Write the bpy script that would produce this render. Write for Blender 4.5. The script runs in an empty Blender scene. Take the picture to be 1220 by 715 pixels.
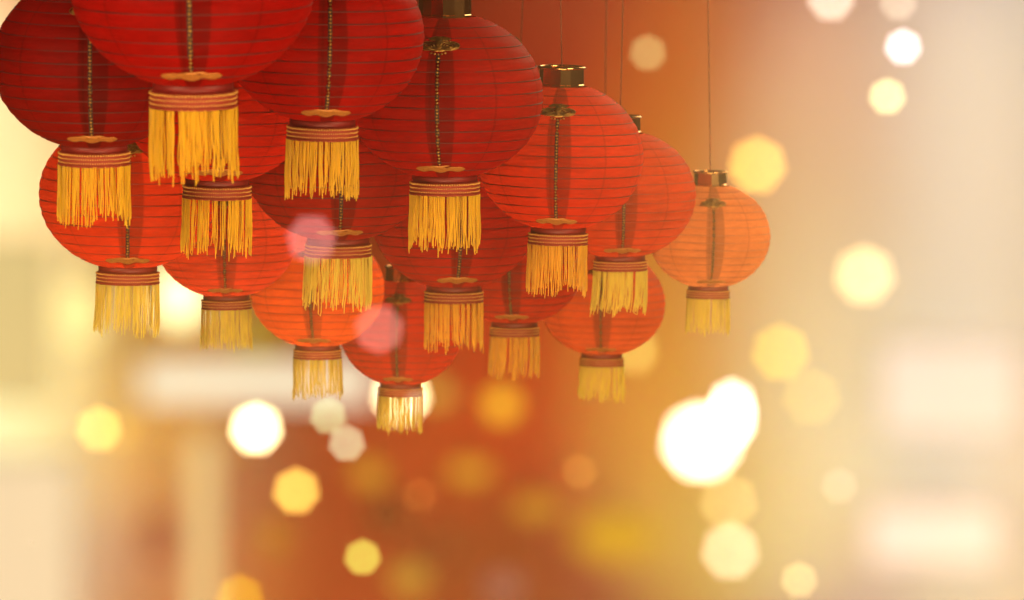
import bpy, bmesh, math, random
from mathutils import Vector, Matrix
R_ = math.radians
random.seed(7)
sc = bpy.context.scene
col = sc.collection

# ------------------------------------------------------------------ camera
LENS, PITCH = 400.0, R_(4.0)
FOCUS = 23.75
CAM = Vector((0, 0, 3.2))
cam_d = bpy.data.cameras.new('camera')
cam_d.lens = LENS; cam_d.sensor_width = 36.0
cam_d.clip_start = 0.5; cam_d.clip_end = 400
cam_d.dof.use_dof = True
cam_d.dof.focus_distance = FOCUS
cam_d.dof.aperture_fstop = 2.5
cam_d.dof.aperture_blades = 7
cam_d.dof.aperture_rotation = R_(90 + 180/7)
cam = bpy.data.objects.new('camera', cam_d); col.objects.link(cam)
cam.location = CAM
cam.rotation_euler = (R_(90) - PITCH, 0, 0)
sc.camera = cam
FPX = LENS / 36.0 * 1220
FWD = Vector((0, math.cos(PITCH), -math.sin(PITCH)))
UP = Vector((0, math.sin(PITCH), math.cos(PITCH)))
RT = Vector((1, 0, 0))
def at(px, py, d):
    """the place, d metres down the view axis, where the photograph shows (px, py)"""
    return CAM + d * (FWD + RT * ((px - 610) / FPX) + UP * ((357.5 - py) / FPX))

# ------------------------------------------------------------------ world, exposure
w = bpy.data.worlds.new('World'); sc.world = w; w.use_nodes = True
bg = w.node_tree.nodes['Background']
bg.inputs[0].default_value = (1.0, 0.26, 0.08, 1); bg.inputs[1].default_value = 0.04
sc.view_settings.view_transform = 'Standard'; sc.view_settings.look = 'None'
sc.view_settings.exposure = 0.0; sc.view_settings.gamma = 1.0
sc.cycles.use_denoising = True
sc.cycles.max_bounces = 8; sc.cycles.transparent_max_bounces = 12
sc.cycles.sample_clamp_indirect = 6

def look_rot(p, q):
    return (Vector(q) - Vector(p)).to_track_quat('-Z', 'Y').to_euler()

def area(name, p, q, sx, sy, power, c):
    l = bpy.data.lights.new(name, 'AREA'); l.shape = 'RECTANGLE'; l.size = sx; l.size_y = sy
    l.energy = power; l.color = c
    o = bpy.data.objects.new(name, l); col.objects.link(o)
    o.location = p; o.rotation_euler = look_rot(p, q); return o

LC = at(480, 220, 23.8)                                   # middle of the lantern group
area('fill_right', LC + Vector((3.6, -3.6, 1.4)), LC, 2.2, 2.2, 200, (1.0, 0.70, 0.38))  # this and the next areas: unseen lights added to light the lanterns
area('fill_left', LC + Vector((-2.6, -3.4, 0.6)), LC, 1.8, 1.8, 125, (1.0, 0.70, 0.38))
area('warm_light_below', LC + Vector((0.4, -2.9, -2.6)), LC, 2.6, 1.4, 150, (1.0, 0.72, 0.36))
area('rim_light_back', LC + Vector((2.2, 3.6, 2.0)), LC, 2.0, 2.0, 80, (1.0, 0.70, 0.42))

# added unseen spots that make the warm veil, crossing the hazy air between the camera and the lanterns, from below right and below left
def beam(px, py, d, ax, ay, deg, power, c):
    l = bpy.data.lights.new('veil_beam', 'SPOT'); l.energy = power; l.color = c
    l.spot_size = R_(deg); l.spot_blend = 1.0; l.shadow_soft_size = 0.05
    o = bpy.data.objects.new('veil_beam', l); col.objects.link(o)
    p, q = at(px, py, d), at(ax, ay, d); o.location = p; o.rotation_euler = look_rot(p, q)
beam(1350, 1500, 12.0, 1195, 150, 50, 52000, (1.0, 0.62, 0.22))
beam(2400, 700, 12.0, 600, 900, 44, 62000, (1.0, 0.50, 0.12))
beam(-40, 640, 12.0, 260, 470, 62, 900, (1.0, 0.78, 0.36))

# added wash spots, fitted to tint the far wall, unseen above and below the view
WALL_D = 120.0
WASH = [  # aim x, aim y, colour*power
#WASH_BEGIN
 (-80, 20, (112.6, 62.6, 0.0)),
 (700, 20, (87.9, 0.0, 0.0)),
 (880, 20, (59.4, 0.0, 0.0)),
 (1060, 20, (53.4, 66.9, 210.7)),
 (1260, 20, (198.3, 351.6, 602.5)),
 (-80, 190, (826.5, 927.3, 910.4)),
 (700, 190, (28.7, 0.0, 0.0)),
 (880, 190, (95.7, 49.6, 0.0)),
 (1060, 190, (161.4, 226.5, 229.4)),
 (1260, 190, (75.6, 154.7, 180.7)),
 (-80, 370, (212.3, 404.7, 287.0)),
 (140, 370, (207.8, 209.6, 0.0)),
 (520, 370, (115.1, 18.9, 0.0)),
 (700, 370, (104.0, 0.0, 0.0)),
 (880, 370, (55.7, 28.7, 0.0)),
 (1060, 370, (41.3, 119.1, 251.3)),
 (1260, 370, (161.7, 175.5, 169.7)),
 (-80, 540, (16.0, 258.6, 250.9)),
 (140, 540, (0.0, 40.9, 109.1)),
 (330, 540, (7.8, 0.0, 0.0)),
 (520, 540, (22.9, 0.0, 0.0)),
 (700, 540, (39.8, 0.0, 0.0)),
 (880, 540, (252.8, 403.3, 67.7)),
 (1060, 540, (92.5, 171.1, 235.8)),
 (1260, 540, (32.6, 88.4, 245.1)),
 (-80, 720, (419.3, 635.6, 807.3)),
 (140, 720, (281.2, 211.8, 77.2)),
 (330, 720, (110.6, 0.0, 0.0)),
 (520, 720, (87.8, 0.0, 0.0)),
 (880, 720, (93.0, 0.0, 73.2)),
 (1060, 720, (4.7, 137.1, 374.2)),
 (1260, 720, (92.5, 233.6, 242.9)),
 (590, 60, (15.7, 0.0, 0.0)),
#WASH_END
]
for i, (ax, ay, c) in enumerate(WASH):
    m = max(max(c), 1e-3)
    l = bpy.data.lights.new('wash_fill', 'SPOT'); l.energy = m * 10; l.color = [v / m for v in c]
    l.spot_size = R_(27); l.spot_blend = 1.0; l.shadow_soft_size = 0.15
    o = bpy.data.objects.new('wash_fill', l); col.objects.link(o)
    q = at(ax, ay, WALL_D)
    up = 7.0 if ay < 360 else -7.0
    p = q + Vector((0, -6.0, up))
    o.location = p; o.rotation_euler = look_rot(p, q)

# ------------------------------------------------------------------ materials
def lin(r, g, b):
    f = lambda v: (v / 255 / 12.92) if v <= 10.3 else ((v / 255 + .055) / 1.055) ** 2.4
    return (f(r), f(g), f(b), 1)

def mat(name):
    m = bpy.data.materials.new(name); m.use_nodes = True
    nt = m.node_tree; nt.nodes.clear()
    out = nt.nodes.new('ShaderNodeOutputMaterial')
    return m, nt, out
def N(nt, t, **kw):
    n = nt.nodes.new(t)
    for k, v in kw.items():
        if hasattr(n, k): setattr(n, k, v)
    return n
def math_n(nt, op, a, b=None, c=None):
    n = nt.nodes.new('ShaderNodeMath'); n.operation = op
    for i, v in enumerate((a, b, c)):
        if v is None: continue
        if isinstance(v, (int, float)): n.inputs[i].default_value = v
        else: nt.links.new(v, n.inputs[i])
    return n.outputs[0]

def paper_material(name, c, clear=0.0, sheen=(1, .45, .2, 1)):
    """thin lantern paper, its tone carrying the warm veil: fibres, a darker strip under the chain and glued seams"""
    m, nt, out = mat(name); L = nt.links.new
    tc = N(nt, 'ShaderNodeTexCoord'); sep = N(nt, 'ShaderNodeSeparateXYZ'); L(tc.outputs['Object'], sep.inputs[0])
    ang = math_n(nt, 'ARCTAN2', sep.outputs[0], math_n(nt, 'MULTIPLY', sep.outputs[1], -1.0))
    a1 = math_n(nt, 'ADD', ang, math.pi * 4)
    p3 = math_n(nt, 'SUBTRACT', math_n(nt, 'MODULO', math_n(nt, 'ADD', a1, math.pi / 3), 2 * math.pi / 3), math.pi / 3)
    # darker strip, a little to the right of the chain
    d1 = math_n(nt, 'ABSOLUTE', math_n(nt, 'SUBTRACT', p3, 0.03))
    mr = N(nt, 'ShaderNodeMapRange', interpolation_type='SMOOTHSTEP'); L(d1, mr.inputs[0])
    mr.inputs[1].default_value = .135; mr.inputs[2].default_value = .165; mr.inputs[3].default_value = 1; mr.inputs[4].default_value = 0
    # narrow glued seams
    p6 = math_n(nt, 'ABSOLUTE', math_n(nt, 'SUBTRACT', math_n(nt, 'MODULO', math_n(nt, 'ADD', a1, .42), 2 * math.pi / 9), math.pi / 9))
    ms = N(nt, 'ShaderNodeMapRange', interpolation_type='SMOOTHSTEP'); L(p6, ms.inputs[0])
    ms.inputs[1].default_value = .008; ms.inputs[2].default_value = .02; ms.inputs[3].default_value = 1; ms.inputs[4].default_value = 0
    mp = N(nt, 'ShaderNodeMapping'); L(tc.outputs['Object'], mp.inputs[0]); mp.inputs['Scale'].default_value = (9, 9, 40)
    nz = N(nt, 'ShaderNodeTexNoise'); L(mp.outputs[0], nz.inputs['Vector']); nz.inputs['Scale'].default_value = 2.2; nz.inputs['Detail'].default_value = 6
    n2 = N(nt, 'ShaderNodeTexNoise'); L(tc.outputs['Object'], n2.inputs['Vector']); n2.inputs['Scale'].default_value = 3.2; n2.inputs['Detail'].default_value = 3
    v = math_n(nt, 'MULTIPLY_ADD', mr.outputs[0], -0.42, 1.0)
    v = math_n(nt, 'MULTIPLY', v, math_n(nt, 'MULTIPLY_ADD', ms.outputs[0], -0.22, 1.0))
    v = math_n(nt, 'MULTIPLY', v, math_n(nt, 'MULTIPLY_ADD', nz.outputs[0], 0.5, 0.75))
    v = math_n(nt, 'MULTIPLY', v, math_n(nt, 'MULTIPLY_ADD', n2.outputs[0], 0.8, 0.6))
    vm = N(nt, 'ShaderNodeVectorMath', operation='SCALE'); vm.inputs[0].default_value = c[:3]; L(v, vm.inputs['Scale'])
    pb = N(nt, 'ShaderNodeBsdfPrincipled'); L(vm.outputs[0], pb.inputs['Base Color'])
    pb.inputs['Roughness'].default_value = .55; pb.inputs['Specular IOR Level'].default_value = .07
    pb.inputs['Sheen Weight'].default_value = .04; pb.inputs['Sheen Tint'].default_value = sheen; pb.inputs['Sheen Roughness'].default_value = .3
    bp = N(nt, 'ShaderNodeBump'); bp.inputs['Strength'].default_value = .5; bp.inputs['Distance'].default_value = .0016
    L(nz.outputs[0], bp.inputs['Height']); L(bp.outputs[0], pb.inputs['Normal'])
    tr = N(nt, 'ShaderNodeBsdfTranslucent'); L(vm.outputs[0], tr.inputs[0])
    mx = N(nt, 'ShaderNodeMixShader'); mx.inputs[0].default_value = .52; L(pb.outputs[0], mx.inputs[1]); L(tr.outputs[0], mx.inputs[2])
    last = mx.outputs[0]
    if clear > 0:                                            # haze fade put in as a see-through share of the paper
        tp = N(nt, 'ShaderNodeBsdfTransparent'); tp.inputs[0].default_value = (1, .86, .7, 1)
        m2 = N(nt, 'ShaderNodeMixShader'); m2.inputs[0].default_value = clear
        L(last, m2.inputs[1]); L(tp.outputs[0], m2.inputs[2]); last = m2.outputs[0]
    L(last, out.inputs[0]); return m

def simple(name, c, rough=.5, metal=0.0, noise=.3, nscale=30, sheen=0, bump=0, trans=0, stretch=(1, 1, 1), coords='Object'):
    m, nt, out = mat(name); L = nt.links.new
    tc = N(nt, 'ShaderNodeTexCoord'); mp = N(nt, 'ShaderNodeMapping'); L(tc.outputs[coords], mp.inputs[0]); mp.inputs['Scale'].default_value = stretch
    nz = N(nt, 'ShaderNodeTexNoise'); L(mp.outputs[0], nz.inputs['Vector']); nz.inputs['Scale'].default_value = nscale; nz.inputs['Detail'].default_value = 4
    v = math_n(nt, 'MULTIPLY_ADD', nz.outputs[0], noise * 2, 1 - noise)
    vm = N(nt, 'ShaderNodeVectorMath', operation='SCALE'); vm.inputs[0].default_value = c[:3]; L(v, vm.inputs['Scale'])
    pb = N(nt, 'ShaderNodeBsdfPrincipled'); L(vm.outputs[0], pb.inputs['Base Color'])
    pb.inputs['Roughness'].default_value = rough; pb.inputs['Metallic'].default_value = metal
    pb.inputs['Sheen Weight'].default_value = sheen
    if bump:
        bp = N(nt, 'ShaderNodeBump'); bp.inputs['Strength'].default_value = bump; bp.inputs['Distance'].default_value = .01
        L(nz.outputs[0], bp.inputs['Height']); L(bp.outputs[0], pb.inputs['Normal'])
    last = pb.outputs[0]
    if trans:
        tr = N(nt, 'ShaderNodeBsdfTranslucent'); L(vm.outputs[0], tr.inputs[0])
        mx = N(nt, 'ShaderNodeMixShader'); mx.inputs[0].default_value = trans; L(last, mx.inputs[1]); L(tr.outputs[0], mx.inputs[2]); last = mx.outputs[0]
    L(last, out.inputs[0]); return m

def glow(name, c, s):
    m, nt, out = mat(name); L = nt.links.new
    e = N(nt, 'ShaderNodeEmission'); e.inputs[0].default_value = c; e.inputs[1].default_value = s
    L(e.outputs[0], out.inputs[0]); return m

M_BRASS = simple('polished_brass', (.83, .50, .20, 1), .16, 1.0, .10, 20)
M_GOLD = simple('gold_foil', (.52, .19, .035, 1), .45, .25, .25, 60, bump=.3)
M_ANTIQUE = simple('antique_gold', (.42, .22, .05, 1), .32, .8, .6, 45, bump=.4)
M_DARK = simple('dark_thread', (.045, .012, .005, 1), .7, 0, .3, 80)
M_NECK = simple('red_neck_band', (.20, .008, .006, 1), .5, 0, .25, 30)
M_TRIM = simple('red_trim_cloth', (.30, .03, .012, 1), .7, 0, .3, 80)
M_BEAD = simple('gold_braid', (.75, .40, .08, 1), .5, .1, .3, 60)
M_FR = {'deep': simple('deep_gold_silk', (.95, .60, .010, 1), .55, 0, .22, 14, sheen=.2, trans=.35, stretch=(6, 6, .6)),
        'amber': simple('amber_silk', (.95, .54, .03, 1), .55, 0, .2, 14, sheen=.2, trans=.4, stretch=(6, 6, .6)),
        'pale': simple('veil_paled_silk', (.97, .80, .12, 1), .55, 0, .18, 14, sheen=.2, trans=.45, stretch=(6, 6, .6))}  # lower fringes' fade into the glow put in as paler silk
M_CORD = simple('hanging_cord_red', (.17, .028, .010, 1), .8, 0, .3, 50)
M_WALL = simple('peach_plaster', (.78, .42, .22, 1), .9, 0, .10, .6)
M_SOCKET = simple('lamp_socket', (.30, .17, .09, 1), .5, .3, .2, 30)
M_FRAME = simple('lightbox_frame', (.80, .66, .50, 1), .5, 0, .2, 20)

# ------------------------------------------------------------------ mesh helpers
def mesh(name, bm, smooth=True):
    me = bpy.data.meshes.new(name); bm.to_mesh(me); bm.free()
    if smooth:
        for p in me.polygons: p.use_smooth = True
    return me
def obj(name, me, m, parent=None):
    o = bpy.data.objects.new(name, me); col.objects.link(o)
    if not me.materials: me.materials.append(m)
    elif me.materials[0] is not m:
        o.material_slots[0].link = 'OBJECT'; o.material_slots[0].material = m
    if parent is not None: o.parent = parent
    return o
def lathe(bm, prof, n, close=False):
    rings = []
    for r, z in prof:
        rings.append([bm.verts.new((r * math.sin(2 * math.pi * k / n), -r * math.cos(2 * math.pi * k / n), z)) for k in range(n)])
    pairs = list(zip(rings, rings[1:])) + ([(rings[-1], rings[0])] if close else [])
    for a, b in pairs:
        for k in range(n):
            bm.faces.new((a[k], a[(k + 1) % n], b[(k + 1) % n], b[k]))
    return rings
def ring(bm, R, z, r, n=56, k=5, squash=1.0):
    lathe(bm, [(R + r * math.cos(2 * math.pi * i / k), z + squash * r * math.sin(2 * math.pi * i / k)) for i in range(k)], n, True)
def tube(bm, pts, rad, k=4, caps=True):
    pts = [Vector(p) for p in pts]; prev = None; first = None
    for i, p in enumerate(pts):
        t = (pts[min(i + 1, len(pts) - 1)] - pts[max(i - 1, 0)]).normalized()
        u = t.cross(Vector((0, 1, 0)) if abs(t.y) < .9 else Vector((1, 0, 0))).normalized(); v = t.cross(u)
        r = rad[i] if isinstance(rad, (list, tuple)) else rad
        cur = [bm.verts.new(p + r * (u * math.cos(2 * math.pi * j / k) + v * math.sin(2 * math.pi * j / k))) for j in range(k)]
        if prev:
            for j in range(k): bm.faces.new((prev[j], prev[(j + 1) % k], cur[(j + 1) % k], cur[j]))
        else: first = cur
        prev = cur
    if caps:
        bm.faces.new(first[::-1]); bm.faces.new(prev)
def ball(bm, c, rx, ry, rz, seg=6, rings=4):
    bmesh.ops.create_uvsphere(bm, u_segments=seg, v_segments=rings, radius=1,
                              matrix=Matrix.Translation(c) @ Matrix.Diagonal((rx, ry, rz, 1)))
def box(bm, c, s):
    bmesh.ops.create_cube(bm, size=1, matrix=Matrix.Translation(c) @ Matrix.Diagonal((*s, 1)))

# ------------------------------------------------------------------ the setting: far wall
bm = bmesh.new()
wc = at(610, 357, WALL_D)
box(bm, (wc.x, wc.y + .3, wc.z), (46, .4, 34))
wall = obj('wall', mesh('wall', bm, False), M_WALL); wall['kind'] = 'structure'

# ------------------------------------------------------------------ lantern meshes, in units of the body's width
ZB, BV = .415, .438
def rad(z): return .5 * math.sqrt(max(0.0, 1 - (z / BV) ** 2))
NP = 15
ts = [-math.asin(ZB / BV) + 2 * math.asin(ZB / BV) * i / NP for i in range(NP + 1)]
zr = [-ZB + 2 * ZB * i / NP * 1.0 for i in range(NP + 1)]
zr = [.55 * z + .45 * BV * math.sin(t) for z, t in zip(zr, ts)]
zr[0], zr[-1] = -ZB, ZB

def body_mesh(seed):
    rnd = random.Random(seed); bm = bmesh.new(); prof = []
    for i in range(NP):
        bulge = rnd.uniform(.003, .0065)
        for j in range(5):
            f = j / 5; z = zr[i] + (zr[i + 1] - zr[i]) * f
            prof.append((rad(z) + bulge * math.sin(math.pi * f) ** .8, z))
    prof.append((rad(ZB), ZB))
    lathe(bm, prof, 112)
    ph = [rnd.uniform(0, 6.28) for _ in range(6)]
    dents = [(rnd.uniform(0, 6.28), rnd.uniform(-.25, .25), rnd.uniform(.10, .22), rnd.uniform(.002, .006)) for _ in range(7)]
    for v in bm.verts:                                      # hand-stretched paper is never quite round
        a = math.atan2(v.co.y, v.co.x); z = v.co.z
        k = 1 + .003 * math.sin(3 * a + z * 9 + ph[0]) + .002 * math.sin(7 * a - z * 14 + ph[1]) + .0011 * math.sin(31 * a + 20 * math.sin(z * 11 + ph[2]))
        for da, dz, w_, h in dents:
            d = math.hypot(math.remainder(a - da, 2 * math.pi) * .5, z - dz); k -= h * math.exp(-(d / w_) ** 2)
        v.co.x *= k; v.co.y *= k
    return mesh('paper_body', bm)
ME_BODY = [body_mesh(s_) for s_ in (1, 2, 3, 4, 5)]
ME_RIB = []
for i in range(1, NP):
    bm = bmesh.new(); ring(bm, rad(zr[i]) - .0004, zr[i], .0036, 56, 5); ME_RIB.append(mesh('rib', bm))

bm = bmesh.new(); lathe(bm, [(.128, ZB - .006), (.142, ZB - .004), (.142, ZB + .012), (.137, ZB + .016), (.136, ZB + .104), (.118, ZB + .104), (.118, ZB + .02)], 14)
ME_CAP = mesh('cap', bm, False)
bm = bmesh.new(); ring(bm, .138, ZB + .112, .0095, 40, 8, .9); ME_CAPRIM = mesh('cap_rim', bm)
bm = bmesh.new()
tube(bm, [(-.13, 0, ZB + .100), (0, 0, ZB + .106), (.13, 0, ZB + .100)], .006, 6)
ME_BAIL = mesh('crossbar', bm)

bm = bmesh.new(); lathe(bm, [(rad(ZB) - .01, -ZB + .012), (rad(ZB) + .006, -ZB - .002), (.166, -ZB - .012), (.165, -ZB - .036), (.15, -ZB - .036)], 64)
ME_NECK = mesh('neck', bm)
T0 = -ZB - .034
bm = bmesh.new(); lathe(bm, [(.150, T0 + .004), (.174, T0), (.177, T0 - .012), (.177, T0 - .058), (.172, T0 - .064), (.155, T0 - .064)], 72)
ME_TRIM = mesh('trim_band', bm)
def beads(z, n, r):
    b = bmesh.new()
    for k in range(n):
        a = 2 * math.pi * k / n
        ball(b, (.178 * math.sin(a), -.178 * math.cos(a), z + random.uniform(-.001, .001)), r, r, r * 1.1, 5, 4)
    return mesh('bead_row', b)
ME_BEAD = [beads(T0 - .006, 84, .0050), beads(T0 - .026, 96, .0036), beads(T0 - .046, 96, .0036)]
bm = bmesh.new(); ring(bm, .177, T0 - .061, .006, 72, 6); ME_PIPE = mesh('piping', bm)

def fringe_mesh(seed):
    rnd = random.Random(seed); b = bmesh.new(); top = T0 - .060
    n = 128; k = 0; a = 0.0; sway = rnd.uniform(-.02, .02)
    clump_l = 0; clump_d = 0; left = 0
    while a < 2 * math.pi:
        if left <= 0:
            left = rnd.randint(1, 6); clump_d = rnd.uniform(-.018, .018); clump_l = rnd.uniform(-.028, .018)
            a += rnd.choice([.01, .03, .06, .09, .13])
        left -= 1
        a += 2 * math.pi / n * rnd.uniform(.75, 1.15)
        Lh = .285 + clump_l + rnd.uniform(-.03, .022)
        ph = rnd.uniform(0, 6.28); wob = rnd.uniform(.002, .008); r0 = .176 + rnd.uniform(-.004, .004)
        flare = rnd.uniform(-.004, .010); pts = []; rr = []
        S = 8
        for i in range(S + 1):
            f = i / S
            aa = a + clump_d * f ** 1.5 * 1.9 + wob * math.sin(ph + f * 7.5) / .176 * f * .7
            r = r0 + flare * f + wob * .6 * math.cos(ph + f * 6) * f
            pts.append((r * math.sin(aa) + sway * f * f, -r * math.cos(aa), top - Lh * f)); rr.append(.0035 * (1 - .3 * f ** 3))
        if rnd.random() < .10:                              # some cords are looped back at the end
            x, y, z = pts[-1]; da = rnd.choice((-1, 1)) * .05; a2 = aa + da
            pts += [(r * math.sin(aa + da * .5), -r * math.cos(aa + da * .5), z - .012), (r * math.sin(a2), -r * math.cos(a2), z + .012),
                    (r * math.sin(a2 + da * .3), -r * math.cos(a2 + da * .3), z + .06)]
            rr += [.0024] * 3
        tube(b, pts, rr, 4, False)
    return mesh('fringe', b)
ME_FRINGE = [fringe_mesh(s) for s in (3, 11, 29, 41, 57, 73)]

def on_body(x, z, off):
    return Vector((x, -math.sqrt(max(1e-5, rad(z) ** 2 - x * x)) - off, z))
# lower medallion: a flat gilt cloud with two wings
bm = bmesh.new(); cols = []
NU = 28
for i in range(NU + 1):
    u = -1 + 2 * i / NU; e = max(0.0, 1 - u * u) ** .42
    zt = -.362 + .023 * e * (1 - .10 * math.cos(3 * math.pi * u)); zb = -.362 - (.019 + .006 * math.cos(2.7 * math.pi * u)) * e
    x = .126 * u
    ro = [on_body(x, zt, .001)] + [on_body(x, zt + (zb - zt) * t, .007 + .002 * math.sin(t * 9 + u * 7)) for t in (.1, .35, .65, .9)] + [on_body(x, zb, .001)]
    cols.append([bm.verts.new(p) for p in ro])
for a, b in zip(cols, cols[1:]):
    for j in range(5): bm.faces.new((a[j], a[j + 1], b[j + 1], b[j]))
for cx, s in ((-.07, 1), (.07, -1), (0, 1)):               # raised curls
    pts = []
    for i in range(15):
        t = i / 14 * 4.2 * math.pi / 2; q = .034 * (1 - t / 9)
        pts.append(on_body(cx + s * q * math.cos(t), -.361 + q * .38 * math.sin(t), .0085))
    tube(bm, pts, .0022, 5)
ME_MED = mesh('medallion', bm)
# upper ornament: knotted gilt cloud
bm = bmesh.new()
def lobe(cx, cz, hw, hh, off):
    rim = [on_body(cx + hw * math.cos(t), cz + hh * math.sin(t), .002) for t in [2 * math.pi * i / 20 for i in range(20)]]
    top = [on_body(cx + .8 * hw * math.cos(t), cz + .8 * hh * math.sin(t), off) for t in [2 * math.pi * i / 20 for i in range(20)]]
    A = [bm.verts.new(p) for p in rim]; B = [bm.verts.new(p) for p in top]
    for i in range(20): bm.faces.new((A[i], A[(i + 1) % 20], B[(i + 1) % 20], B[i]))
    bm.faces.new(B)
lobe(0, .320, .058, .013, .006); lobe(-.040, .288, .062, .020, .006); lobe(.042, .288, .066, .021, .006); lobe(0, .270, .046, .013, .009); lobe(0, .300, .020, .034, .010)
for cx, s in ((-.055, 1), (.055, -1)):
    for q0 in (.050, .032, .016):
        tube(bm, [on_body(cx + s * q0 * math.cos(t), .287 + q0 * .42 * math.sin(t), .011) for t in [i / 12 * 5.4 for i in range(13)]], .0026, 5)
for k in range(5): ball(bm, on_body(-.036 + .018 * k, .252 - .004 * (2 - abs(k - 2)), .006), .007, .005, .006)
ME_TOP = mesh('top_ornament', bm)
# bead chain down the front, on a dark backing ribbon
bm = bmesh.new(); zs = [.243 - .0175 * i for i in range(34)]
for i, z in enumerate(zs):
    big = 1.0 if i % 3 else .7
    c = on_body(.0015 * math.sin(i * 2.3), z, .006); ball(bm, c, .0085 * big, .005, .0062, 6, 4)
ME_CHAIN = mesh('chain', bm)
bm = bmesh.new(); prev = None
for i in range(41):
    z = .25 - .59 * i / 40; a, b = bm.verts.new(on_body(-.011, z, .0035)), bm.verts.new(on_body(.011, z, .0035))
    if prev: bm.faces.new((prev[0], a, b, prev[1]))
    prev = (a, b)
ME_RIBBON = mesh('ribbon', bm)

# ------------------------------------------------------------------ the lanterns
# key, px of axis, py of the body's lower edge, body width px, paper colour with warm veil mixed in, see-through haze fade, fringe, inner fill, string top px, tilt, label
P = dict(
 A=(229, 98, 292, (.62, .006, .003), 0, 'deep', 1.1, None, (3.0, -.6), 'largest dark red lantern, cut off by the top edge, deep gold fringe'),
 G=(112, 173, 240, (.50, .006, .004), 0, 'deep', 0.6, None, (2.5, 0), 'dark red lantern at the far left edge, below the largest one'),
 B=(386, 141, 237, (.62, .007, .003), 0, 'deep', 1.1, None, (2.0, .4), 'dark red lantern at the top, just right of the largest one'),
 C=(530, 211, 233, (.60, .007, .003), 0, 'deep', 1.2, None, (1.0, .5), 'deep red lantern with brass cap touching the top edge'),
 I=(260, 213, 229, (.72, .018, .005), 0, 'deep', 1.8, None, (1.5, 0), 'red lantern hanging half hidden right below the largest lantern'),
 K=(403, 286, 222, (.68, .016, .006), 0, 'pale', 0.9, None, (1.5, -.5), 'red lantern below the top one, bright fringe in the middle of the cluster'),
 H=(153, 319, 212, (.80, .042, .008), 0, 'pale', 2.8, None, (1.0, .3), 'red lantern with an orange veil tint in its paper, lowest at the left, veil-paled yellow fringe against bright wall'),
 D=(667, 269, 198, (.80, .034, .006), 0, 'amber', 2.2, 664, (.6, .8), 'red lantern with an orange veil tint in its paper, its brass cap showing, right of the deep red one'),
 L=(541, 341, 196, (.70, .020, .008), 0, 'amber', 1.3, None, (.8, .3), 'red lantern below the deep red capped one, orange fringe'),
 J=(269, 353, 168, (.78, .050, .012), 0, 'pale', 3.2, None, (.6, -.3), 'small red lantern with an orange veil tint in its paper, between the lowest left one and the one with the bright orange tint'),
 E=(739, 306, 179, (.82, .060, .010), .05, 'pale', 2.2, 749, (.3, .4), 'red lantern with an orange veil tint in its paper, second from the right, cap half hidden, yellow fringe'),
 M=(378, 411, 160, (.90, .11, .012), .04, 'pale', 3.4, None, (.3, .2), 'red lantern with a bright orange veil tint in its paper, low in front of the white light bar'),
 O=(613, 383, 166, (.74, .030, .008), 0, 'amber', 1.6, 634, (.4, .2), 'red lantern with an orange veil tint in its paper, mostly hidden behind its neighbours, faint amber fringe'),
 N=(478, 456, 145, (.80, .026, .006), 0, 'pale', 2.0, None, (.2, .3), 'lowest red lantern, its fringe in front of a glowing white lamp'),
 Q=(718, 423, 149, (.88, .11, .02), .08, 'pale', 2.4, 726, (.2, .3), 'red lantern with a pale orange veil tint in its paper, low on the right, under the second from right'),
 F=(845, 341, 145, (.92, .25, .06), .10, 'pale', 2.6, 840, (0, .5), 'red lantern with a peach orange veil tint in its paper, furthest right with veil-paled fringe'),
)
ORDER = 'A G B I C K H D L J E M O N Q F'.split()
CORD_TOP = -260
def prof_px(k):
    px, pb, W = P[k][:3]; zc = pb - ZB * W; out = {}
    for y in range(int(zc - (ZB + .13) * W), int(zc + .84 * W)):
        z = (zc - y) / W
        if z > ZB: r = .15
        elif z >= -ZB: r = rad(z) + .016
        else: r = .192
        out[y] = r * W
    return out
PR = {k: prof_px(k) for k in P}
depth = {}; placed = []
for k in ORDER:
    d = 23.0
    for j in placed:
        need = 0
        for y, r in PR[k].items():
            r2 = PR[j].get(y)
            if r2 is None:
                if y < min(PR[j]): r2 = 5                      # the other one's cord
                else: continue
            s = (r + r2) ** 2 - (P[k][0] - P[j][0]) ** 2
            if s > 0: need = max(need, math.sqrt(s))
        for y, r2 in PR[j].items():                            # own cord behind the other's body
            if y < min(PR[k]):
                s = (r2 + 5) ** 2 - (P[k][0] - P[j][0]) ** 2
                if s > 0: need = max(need, math.sqrt(s))
        if need: d = max(d, depth[j] + need / FPX * 24.0 + .012)
    depth[k] = d; placed.append(k)
print('DEPTHS', {k: round(v, 2) for k, v in depth.items()})

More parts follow.
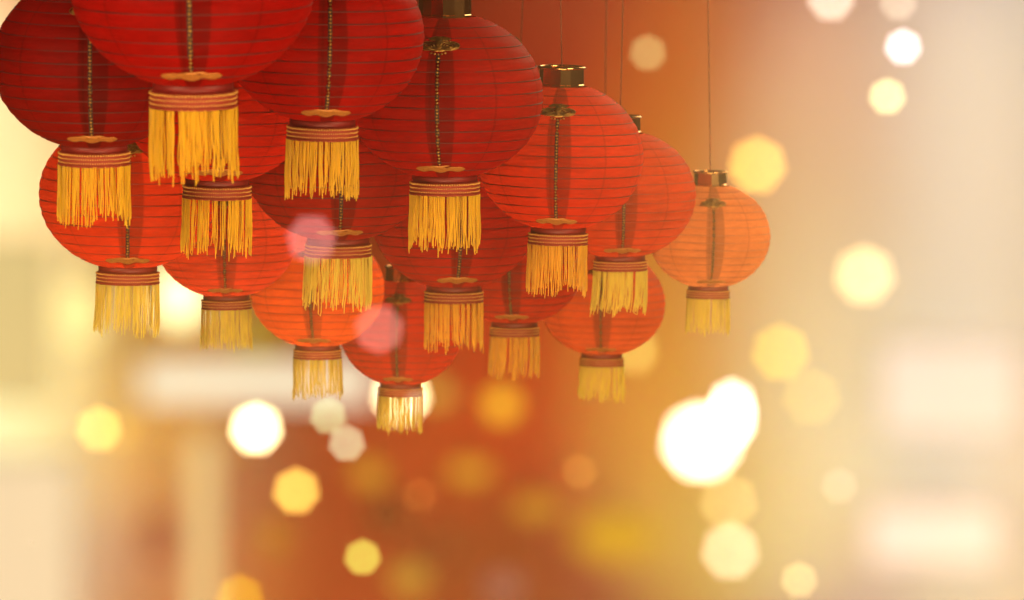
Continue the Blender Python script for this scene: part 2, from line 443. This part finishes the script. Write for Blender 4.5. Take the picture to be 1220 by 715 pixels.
for idx, k in enumerate(ORDER):
    px, pb, W, c, clear, fr, inner_fill, sx, (tx, ty), label = P[k]
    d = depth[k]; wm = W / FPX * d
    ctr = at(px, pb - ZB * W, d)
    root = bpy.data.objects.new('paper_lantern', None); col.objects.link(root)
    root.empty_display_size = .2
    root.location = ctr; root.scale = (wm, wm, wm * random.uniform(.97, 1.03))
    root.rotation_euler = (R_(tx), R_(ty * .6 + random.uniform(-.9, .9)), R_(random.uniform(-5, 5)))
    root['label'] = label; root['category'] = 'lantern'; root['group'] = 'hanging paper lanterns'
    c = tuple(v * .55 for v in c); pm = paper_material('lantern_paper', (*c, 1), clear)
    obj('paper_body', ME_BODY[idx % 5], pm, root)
    rk = .30 if c[1] < .02 else .50  # ribs under the painted veil stand out less
    rm = simple('toned_rib', (c[0] * rk, c[1] * rk, c[2] * rk, 1), .6, 0, .3, 60)
    for me in ME_RIB: obj('rib', me, rm, root)
    cap = obj('cap', ME_CAP, M_BRASS, root)
    obj('cap_rim', ME_CAPRIM, M_BRASS, cap); obj('crossbar', ME_BAIL, M_BRASS, cap)
    obj('neck', ME_NECK, M_NECK, root)
    tb = obj('trim_band', ME_TRIM, M_TRIM, root)
    for me in ME_BEAD: obj('bead_row', me, M_BEAD, tb)
    obj('piping', ME_PIPE, M_TRIM, tb)
    f = obj('fringe', ME_FRINGE[idx % 6], M_FR[fr], root); f['kind'] = 'stuff'
    f.rotation_euler = (0, 0, random.uniform(0, 6.28))
    for q in range(3):
        for nm, me, mt in (('medallion', ME_MED, M_GOLD), ('top_ornament', ME_TOP, M_ANTIQUE), ('chain', ME_CHAIN, M_ANTIQUE), ('ribbon', ME_RIBBON, M_DARK)):
            o = obj(nm, me, mt, root); o.rotation_euler = (0, 0, q * 2 * math.pi / 3)
    # cord up to whatever it hangs from, above the picture
    M = Matrix.LocRotScale(ctr, root.rotation_euler, root.scale)
    top = at(sx if sx else px, CORD_TOP, d)
    a0 = Vector((0, 0, ZB + .106)); a1 = M.inverted() @ top
    bm = bmesh.new(); tube(bm, [a0, a0.lerp(a1, .5), a1], .0013 / wm, 6)
    obj('hanging_cord', mesh('hanging_cord', bm), M_CORD, root)
    l = bpy.data.lights.new('lantern_fill', 'POINT'); l.energy = inner_fill * 1.0 * wm * wm / .15; l.color = (1, .78, .5); l.shadow_soft_size = .07 * wm
    lo = bpy.data.objects.new('lantern_fill', l); col.objects.link(lo); lo.parent = root; lo.location = (.03, 0, -.03)  # point light added inside for an even glow through the paper

# ------------------------------------------------------------------ out-of-focus lamps
bm = bmesh.new(); bmesh.ops.create_uvsphere(bm, u_segments=24, v_segments=14, radius=.5); ME_GLOBE = mesh('globe', bm)
bm = bmesh.new(); lathe(bm, [(.001, .62), (.10, .62), (.12, .58), (.14, .50), (.17, .455), (.14, .44)], 16); ME_SOCK = mesh('socket', bm)
bm = bmesh.new(); tube(bm, [(0, 0, .6), (0, 0, 2.2)], .018, 5); ME_LCORD = mesh('lamp_cord', bm)
def lamp(px, py, d, size_px, rgb, power, label, sx=1.0, sz=1.0):
    """a hanging globe lamp; the lens turns it into a disc"""
    s = size_px / FPX * d
    r = bpy.data.objects.new('globe_lamp', None); col.objects.link(r); r.location = at(px, py, d); r.scale = (s * sx, s, s * sz); r.empty_display_size = .3
    r['label'] = label; r['category'] = 'lamp'; r['group'] = 'out of focus lamps'
    c = lin(*rgb)
    obj('globe', ME_GLOBE, glow('lit_globe', c, power), r)
    obj('socket', ME_SOCK, M_SOCKET, r); obj('lamp_cord', ME_LCORD, M_CORD, r)
#LAMPS
Z1, Z2, Z3 = 46, 62, 105
lamp(772, 63, Z1, 12, (215, 210, 130), 5, 'dim tan blurred lamp among the hanging cords')
lamp(990, -2, Z2, 14, (255, 240, 215), 10, 'cream white blurred lamp cut by the top edge')
lamp(1070, 3, Z1, 12, (255, 235, 205), 4.5, 'faint cream lamp at the top right, above the white one')
lamp(1076, 56, Z1, 12, (255, 245, 245), 13, 'cool white blurred lamp near the top right corner')
lamp(1057, 115, Z1, 12, (240, 240, 165), 11, 'pale green yellow lamp below the cool white one')
lamp(902, 197, Z3, 16, (255, 205, 90), 15, 'large yellow many sided glow beside the rightmost lantern')
lamp(1030, 328, Z3, 24, (255, 228, 155), 8, 'large cream yellow glow right of the lanterns')
lamp(930, 420, Z3, 15, (255, 225, 70), 8, 'soft yellow glow right of the white heart shaped one')
lamp(967, 473, Z3, 15, (255, 225, 110), 4, 'faint yellow glow overlapping the soft yellow one')
lamp(836, 526, Z3, 52, (255, 240, 200), 14, 'brilliant white lamp, the larger half of the heart shape')
lamp(872, 494, Z2, 24, (255, 245, 215), 16, 'brilliant white lamp, the upper right half of the heart shape', .85, 2.1)
lamp(868, 598, Z3, 14, (255, 225, 140), 7, 'translucent pale glow just under the heart shape')
lamp(870, 657, Z3, 17, (255, 235, 190), 10, 'pale many sided glow near the bottom edge, right')
lamp(952, 691, Z1, 11, (255, 235, 160), 6, 'small pale yellow glow at the bottom right')
lamp(1000, 579, Z1, 11, (255, 225, 190), 3, 'faint peach glow left of the lower lit panel')
lamp(305, 511, Z2, 24, (255, 235, 170), 24, 'bright white lamp under the white light bar')
lamp(353, 585, Z2, 15, (255, 208, 90), 14, 'golden yellow lamp below the bright white one')
lamp(432, 664, Z1, 11, (220, 222, 90), 11, 'yellow green lamp low in the left half')
lamp(286, 712, Z2, 13, (225, 180, 10), 9, 'olive yellow lamp cut by the bottom edge')
lamp(391, 496, Z1, 10, (205, 225, 160), 10, 'upper of two overlapping dull beige glows')
lamp(413, 528, Z1, 10, (215, 225, 175), 11, 'lower of two overlapping dull beige glows')
lamp(118, 511, Z2, 15, (255, 225, 110), 8, 'soft cream yellow lamp at the left edge')
lamp(145, 514, Z2, 22, (255, 205, 90), 1.4, 'dim amber lamp beside the cream one at the left edge')
lamp(690, 562, Z1, 11, (255, 185, 80), 2.6, 'faint orange glow in the middle of the bottom half')
lamp(598, 482, Z2, 36, (255, 190, 40), 1.3, 'soft amber glow under the fringe of the hidden lantern')
lamp(478, 472, Z2, 34, (255, 235, 170), 11, 'white lamp glowing behind the lowest lantern')
lamp(560, 562, Z2, 36, (255, 180, 40), .7, 'dim wide amber glow low in the centre', 1.4, .7)
lamp(440, 565, Z2, 32, (255, 180, 40), .6, 'dim amber glow right of the golden lamp', 1.2, 1.0)
lamp(500, 590, Z1, 11, (255, 150, 60), 1.8, 'barely visible orange glow left of centre')
lamp(757, 418, Z2, 22, (255, 225, 110), 2.6, 'pale yellow glow beside the low lantern with the pale orange veil tint', .8, 1.2)
lamp(735, 640, Z3, 60, (255, 195, 30), .7, 'wide soft yellow glow at the bottom centre', 1.7, .9)
lamp(488, 690, Z2, 34, (255, 190, 60), .5, 'dim wide amber glow at the bottom edge', 1.4, 1.0)
lamp(214, 352, Z3, 62, (255, 244, 180), 3.2, 'broad cream glow between the two lowest lanterns at the left, an added globe', .8, 1.1)  # globe added to brighten the gap between the lanterns
lamp(310, 405, Z3, 40, (255, 225, 60), .45, 'dim olive gold glow above the white light bar', 1.5, .8)
lamp(640, 605, Z2, 40, (255, 170, 40), .5, 'dim amber smudge right of centre near the bottom, an added globe', 1.5, .8)  # this and the smudges below: dim globes added to mottle the background
lamp(520, 655, Z3, 46, (190, 60, 30), .35, 'dark rust smudge at the bottom centre, an added globe', 1.6, .9)
lamp(462, 612, Z2, 40, (170, 50, 20), .35, 'dark brown smudge left of the bottom centre', 1.5, 1.2)
lamp(600, 700, Z2, 40, (190, 110, 105), .55, 'dull mauve smudge at the bottom edge', 1.2, .9)
lamp(190, 640, Z3, 40, (205, 90, 60), .55, 'dull red smudge left of the peach light column', .9, 1.5)
lamp(325, 640, Z2, 36, (255, 160, 50), .45, 'dim orange smudge below the golden lamp', 1.0, 1.3)
lamp(520, 470, Z2, 30, (255, 190, 70), .7, 'faint amber glow right of the lowest lantern', 1.3, 1.0)
lamp(92, 372, Z3, 58, (255, 232, 150), 1.5, 'broad yellow cream glow left of the lowest left lantern, an added globe', .9, 1.4)  # globe added to brighten the background at the left
# nearer than the lanterns: three small globes added for the overlaid glow, blurred to thin discs
lamp(371, 285, 14.4, 14, (255, 165, 160), 6.5, 'pink glow over the red lanterns in the middle, an added globe')
lamp(452, 392, 14.4, 14, (255, 160, 145), 6.5, 'pink glow beside the lantern with the bright orange veil tint, an added globe')
lamp(497, 480, 17.5, 11, (255, 225, 190), 1.6, 'pale glow right of the lowest lantern fringe, an added globe')

# glowing boxes and bars far behind
def lightbox(px0, py0, px1, py1, d, rgb, power, label, name='light_box', cat='lit panel'):
    a, b = at(px0, py0, d), at(px1, py1, d); W, H = b.x - a.x, a.z - b.z
    r = bpy.data.objects.new(name, None); col.objects.link(r); r.location = ((a.x + b.x) / 2, a.y, b.z)
    r['label'] = label; r['category'] = cat
    t = .02 * min(W, H)
    bm = bmesh.new(); box(bm, (0, .06, H / 2), (W - 2 * t, .10, H - 2 * t)); obj('diffuser', mesh('diffuser', bm, False), glow('lit_diffuser', lin(*rgb), power), r)
    for nm, c, s in (('frame_rail', (0, .06, t / 2), (W, .16, t)), ('frame_rail', (0, .06, H - t / 2), (W, .16, t)),
                     ('frame_stile', (-W / 2 + t / 2, .06, H / 2), (t, .156, H - 2 * t)), ('frame_stile', (W / 2 - t / 2, .06, H / 2), (t, .156, H - 2 * t))):
        bm = bmesh.new(); box(bm, c, s); obj(nm, mesh(nm, bm, False), M_FRAME, r)
lightbox(168, 432, 446, 480, 100, (255, 240, 205), 1.15, 'long cream white light bar behind the fringes at the left', 'light_bar', 'light bar')
lightbox(226, 520, 258, 800, 100, (255, 222, 150), .95, 'upright peach light column at the bottom left', 'light_column', 'light column')
lightbox(-60, 285, 60, 480, 108, (255, 226, 150), .85, 'yellow lit panel at the left edge, below the lanterns')
lightbox(-60, 545, 92, 820, 108, (252, 226, 182), 1.0, 'peach cream lit panel in the bottom left corner')
lightbox(1048, 408, 1215, 520, 100, (246, 230, 214), 1.0, 'upper pale pink lit panel at the right edge')
lightbox(1034, 602, 1190, 674, 96, (246, 230, 218), 1.0, 'lower pale pink lit panel at the right edge')

# ------------------------------------------------------------------ the air
m, nt, out = mat('warm_haze')
pv = N(nt, 'ShaderNodeVolumePrincipled'); pv.inputs['Density'].default_value = .0016
pv.inputs['Color'].default_value = (1.0, .87, .70, 1); pv.inputs['Anisotropy'].default_value = 0.0
nt.links.new(pv.outputs[0], out.inputs['Volume'])
bm = bmesh.new(); box(bm, (0, 60.0, wc.z), (50, 126, 37))
hz = obj('haze', mesh('haze', bm, False), m); hz['kind'] = 'stuff'
hz['label'] = 'warm hazy air filling the whole view'; hz['category'] = 'haze'
